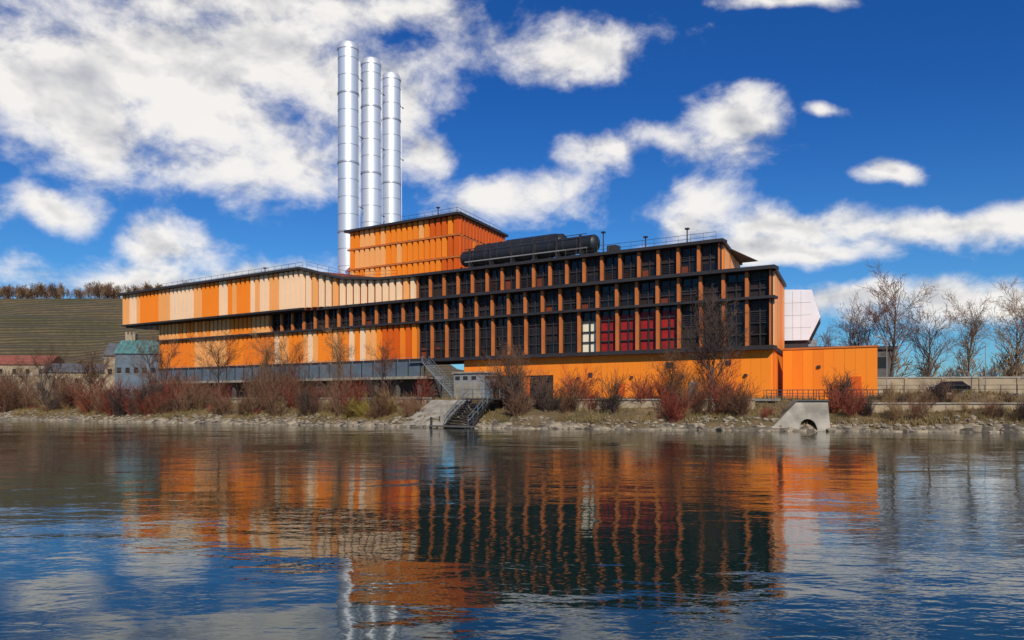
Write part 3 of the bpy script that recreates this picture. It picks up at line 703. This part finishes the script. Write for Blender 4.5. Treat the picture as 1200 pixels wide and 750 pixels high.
CL=[(-.53,.41,.26,.11),(-.38,.35,.22,.09),(-.31,.29,.15,.06),(-.16,.38,.11,.08),(-.30,.42,.18,.08),(-.12,.33,.06,.05),(-.35,.50,.25,.05),
(-.15,.48,.10,.025),(.09,.44,.13,.045),
(.115,.295,.075,.032),(.20,.31,.10,.036),(.285,.335,.085,.038),(.385,.36,.035,.014),
(-.59,.232,.07,.028),(-.42,.195,.07,.036),(-.45,.155,.22,.034),(-.31,.160,.11,.028),
(-.01,.245,.11,.036),(.23,.225,.07,.034),(.34,.215,.11,.022),(.35,.185,.17,.022),(.52,.210,.17,.034),(.62,.215,.13,.030),
(.465,.295,.035,.018),(.64,.30,.03,.018),(.41,.12,.11,.022),(.58,.12,.12,.028),(.35,.495,.08,.014)]
f=None
for (cu,cv,ru,rv) in CL:
    ru*=1.12; rv*=1.2
    s1=n.new('ShaderNodeVectorMath'); s1.operation='MULTIPLY_ADD'; l.new(UV,s1.inputs[0]); s1.inputs[1].default_value=(1/ru,1/rv,0); s1.inputs[2].default_value=(-cu/ru,-cv/rv,0)
    s3=n.new('ShaderNodeVectorMath'); s3.operation='LENGTH'; l.new(s1.outputs[0],s3.inputs[0])
    f=s3.outputs['Value'] if f is None else MA('SMOOTH_MIN',f,s3.outputs['Value'],.3)
f=MA('SUBTRACT',1.0,f)
back=MA('SUBTRACT',MA('MULTIPLY',sx.outputs[1],-10,clamp=True),1.15)
f=MA('MAXIMUM',f,back)
def fbm(off,sc,det=8,rg=.55):
    mp=n.new('ShaderNodeMapping'); mp.inputs['Location'].default_value=off; mp.inputs['Scale'].default_value=(1,1,1.5); l.new(D,mp.inputs[0])
    q=n.new('ShaderNodeTexNoise'); q.inputs['Scale'].default_value=sc; q.inputs['Detail'].default_value=det; q.inputs['Roughness'].default_value=rg; q.inputs['Distortion'].default_value=.15; l.new(mp.outputs[0],q.inputs[0]); return q.outputs['Fac']
na=fbm((0,0,0),10,7,.6); nb=fbm((-.010,0,-.028),10,4,.55); nc=fbm((3,1,0),3.5,2)
den=MA('ADD',MA('MULTIPLY',f,.9),MA('MULTIPLY',MA('SUBTRACT',na,.48),2.1))
mr=n.new('ShaderNodeMapRange'); mr.interpolation_type='SMOOTHSTEP'; mr.inputs[1].default_value=-.02; mr.inputs[2].default_value=.72; l.new(den,mr.inputs[0])
core=n.new('ShaderNodeMapRange'); core.interpolation_type='SMOOTHSTEP'; core.inputs[1].default_value=.55; core.inputs[2].default_value=1.2; core.inputs[4].default_value=.34; l.new(den,core.inputs[0])
sh=MA('ADD',MA('MULTIPLY',MA('SUBTRACT',na,nb),2.4),.98)
sh=MA('SUBTRACT',sh,core.outputs[0]); sh=MA('SUBTRACT',sh,MA('MULTIPLY',MA('SUBTRACT',nc,.42),1.0),clamp=True)
cc=n.new('ShaderNodeValToRGB'); e=cc.color_ramp; e.elements[0].position=.1; e.elements[0].color=(.23,.27,.36,1); e.elements[1].position=.9; e.elements[1].color=(.97,.94,.90,1)
l.new(sh,cc.inputs[0]); l.new(cc.outputs[0],bgc.inputs['Color']); bgc.inputs['Strength'].default_value=.97
hz=MA('MULTIPLY',sx.outputs[2],40,clamp=True)
fac=MA('MULTIPLY',MA('MULTIPLY',mr.outputs[0],hz),.97)
l.new(fac,mixs.inputs[0]); l.new(bg.outputs[0],mixs.inputs[1]); l.new(bgc.outputs[0],mixs.inputs[2]); l.new(mixs.outputs[0],out.inputs[0])
sd=bpy.data.lights.new('sun','SUN'); sd.energy=4.9; sd.angle=math.radians(.5); sd.color=(1,.93,.82)
so=bpy.data.objects.new('sun',sd); scene.collection.objects.link(so)
az=math.radians(SUN_AZ); el=math.radians(SUN_EL); dirn=Vector((math.sin(az)*math.cos(el),math.cos(az)*math.cos(el),math.sin(el)))
so.rotation_euler=dirn.to_track_quat('Z','Y').to_euler()
cd=bpy.data.cameras.new('camera'); cd.sensor_width=36; cd.lens=28.5; cd.shift_y=95/1200; cd.clip_end=9000; cd.clip_start=.2
co=bpy.data.objects.new('camera',cd); co.location=(0,0,3); co.rotation_euler=(math.radians(90),0,0); scene.collection.objects.link(co); scene.camera=co
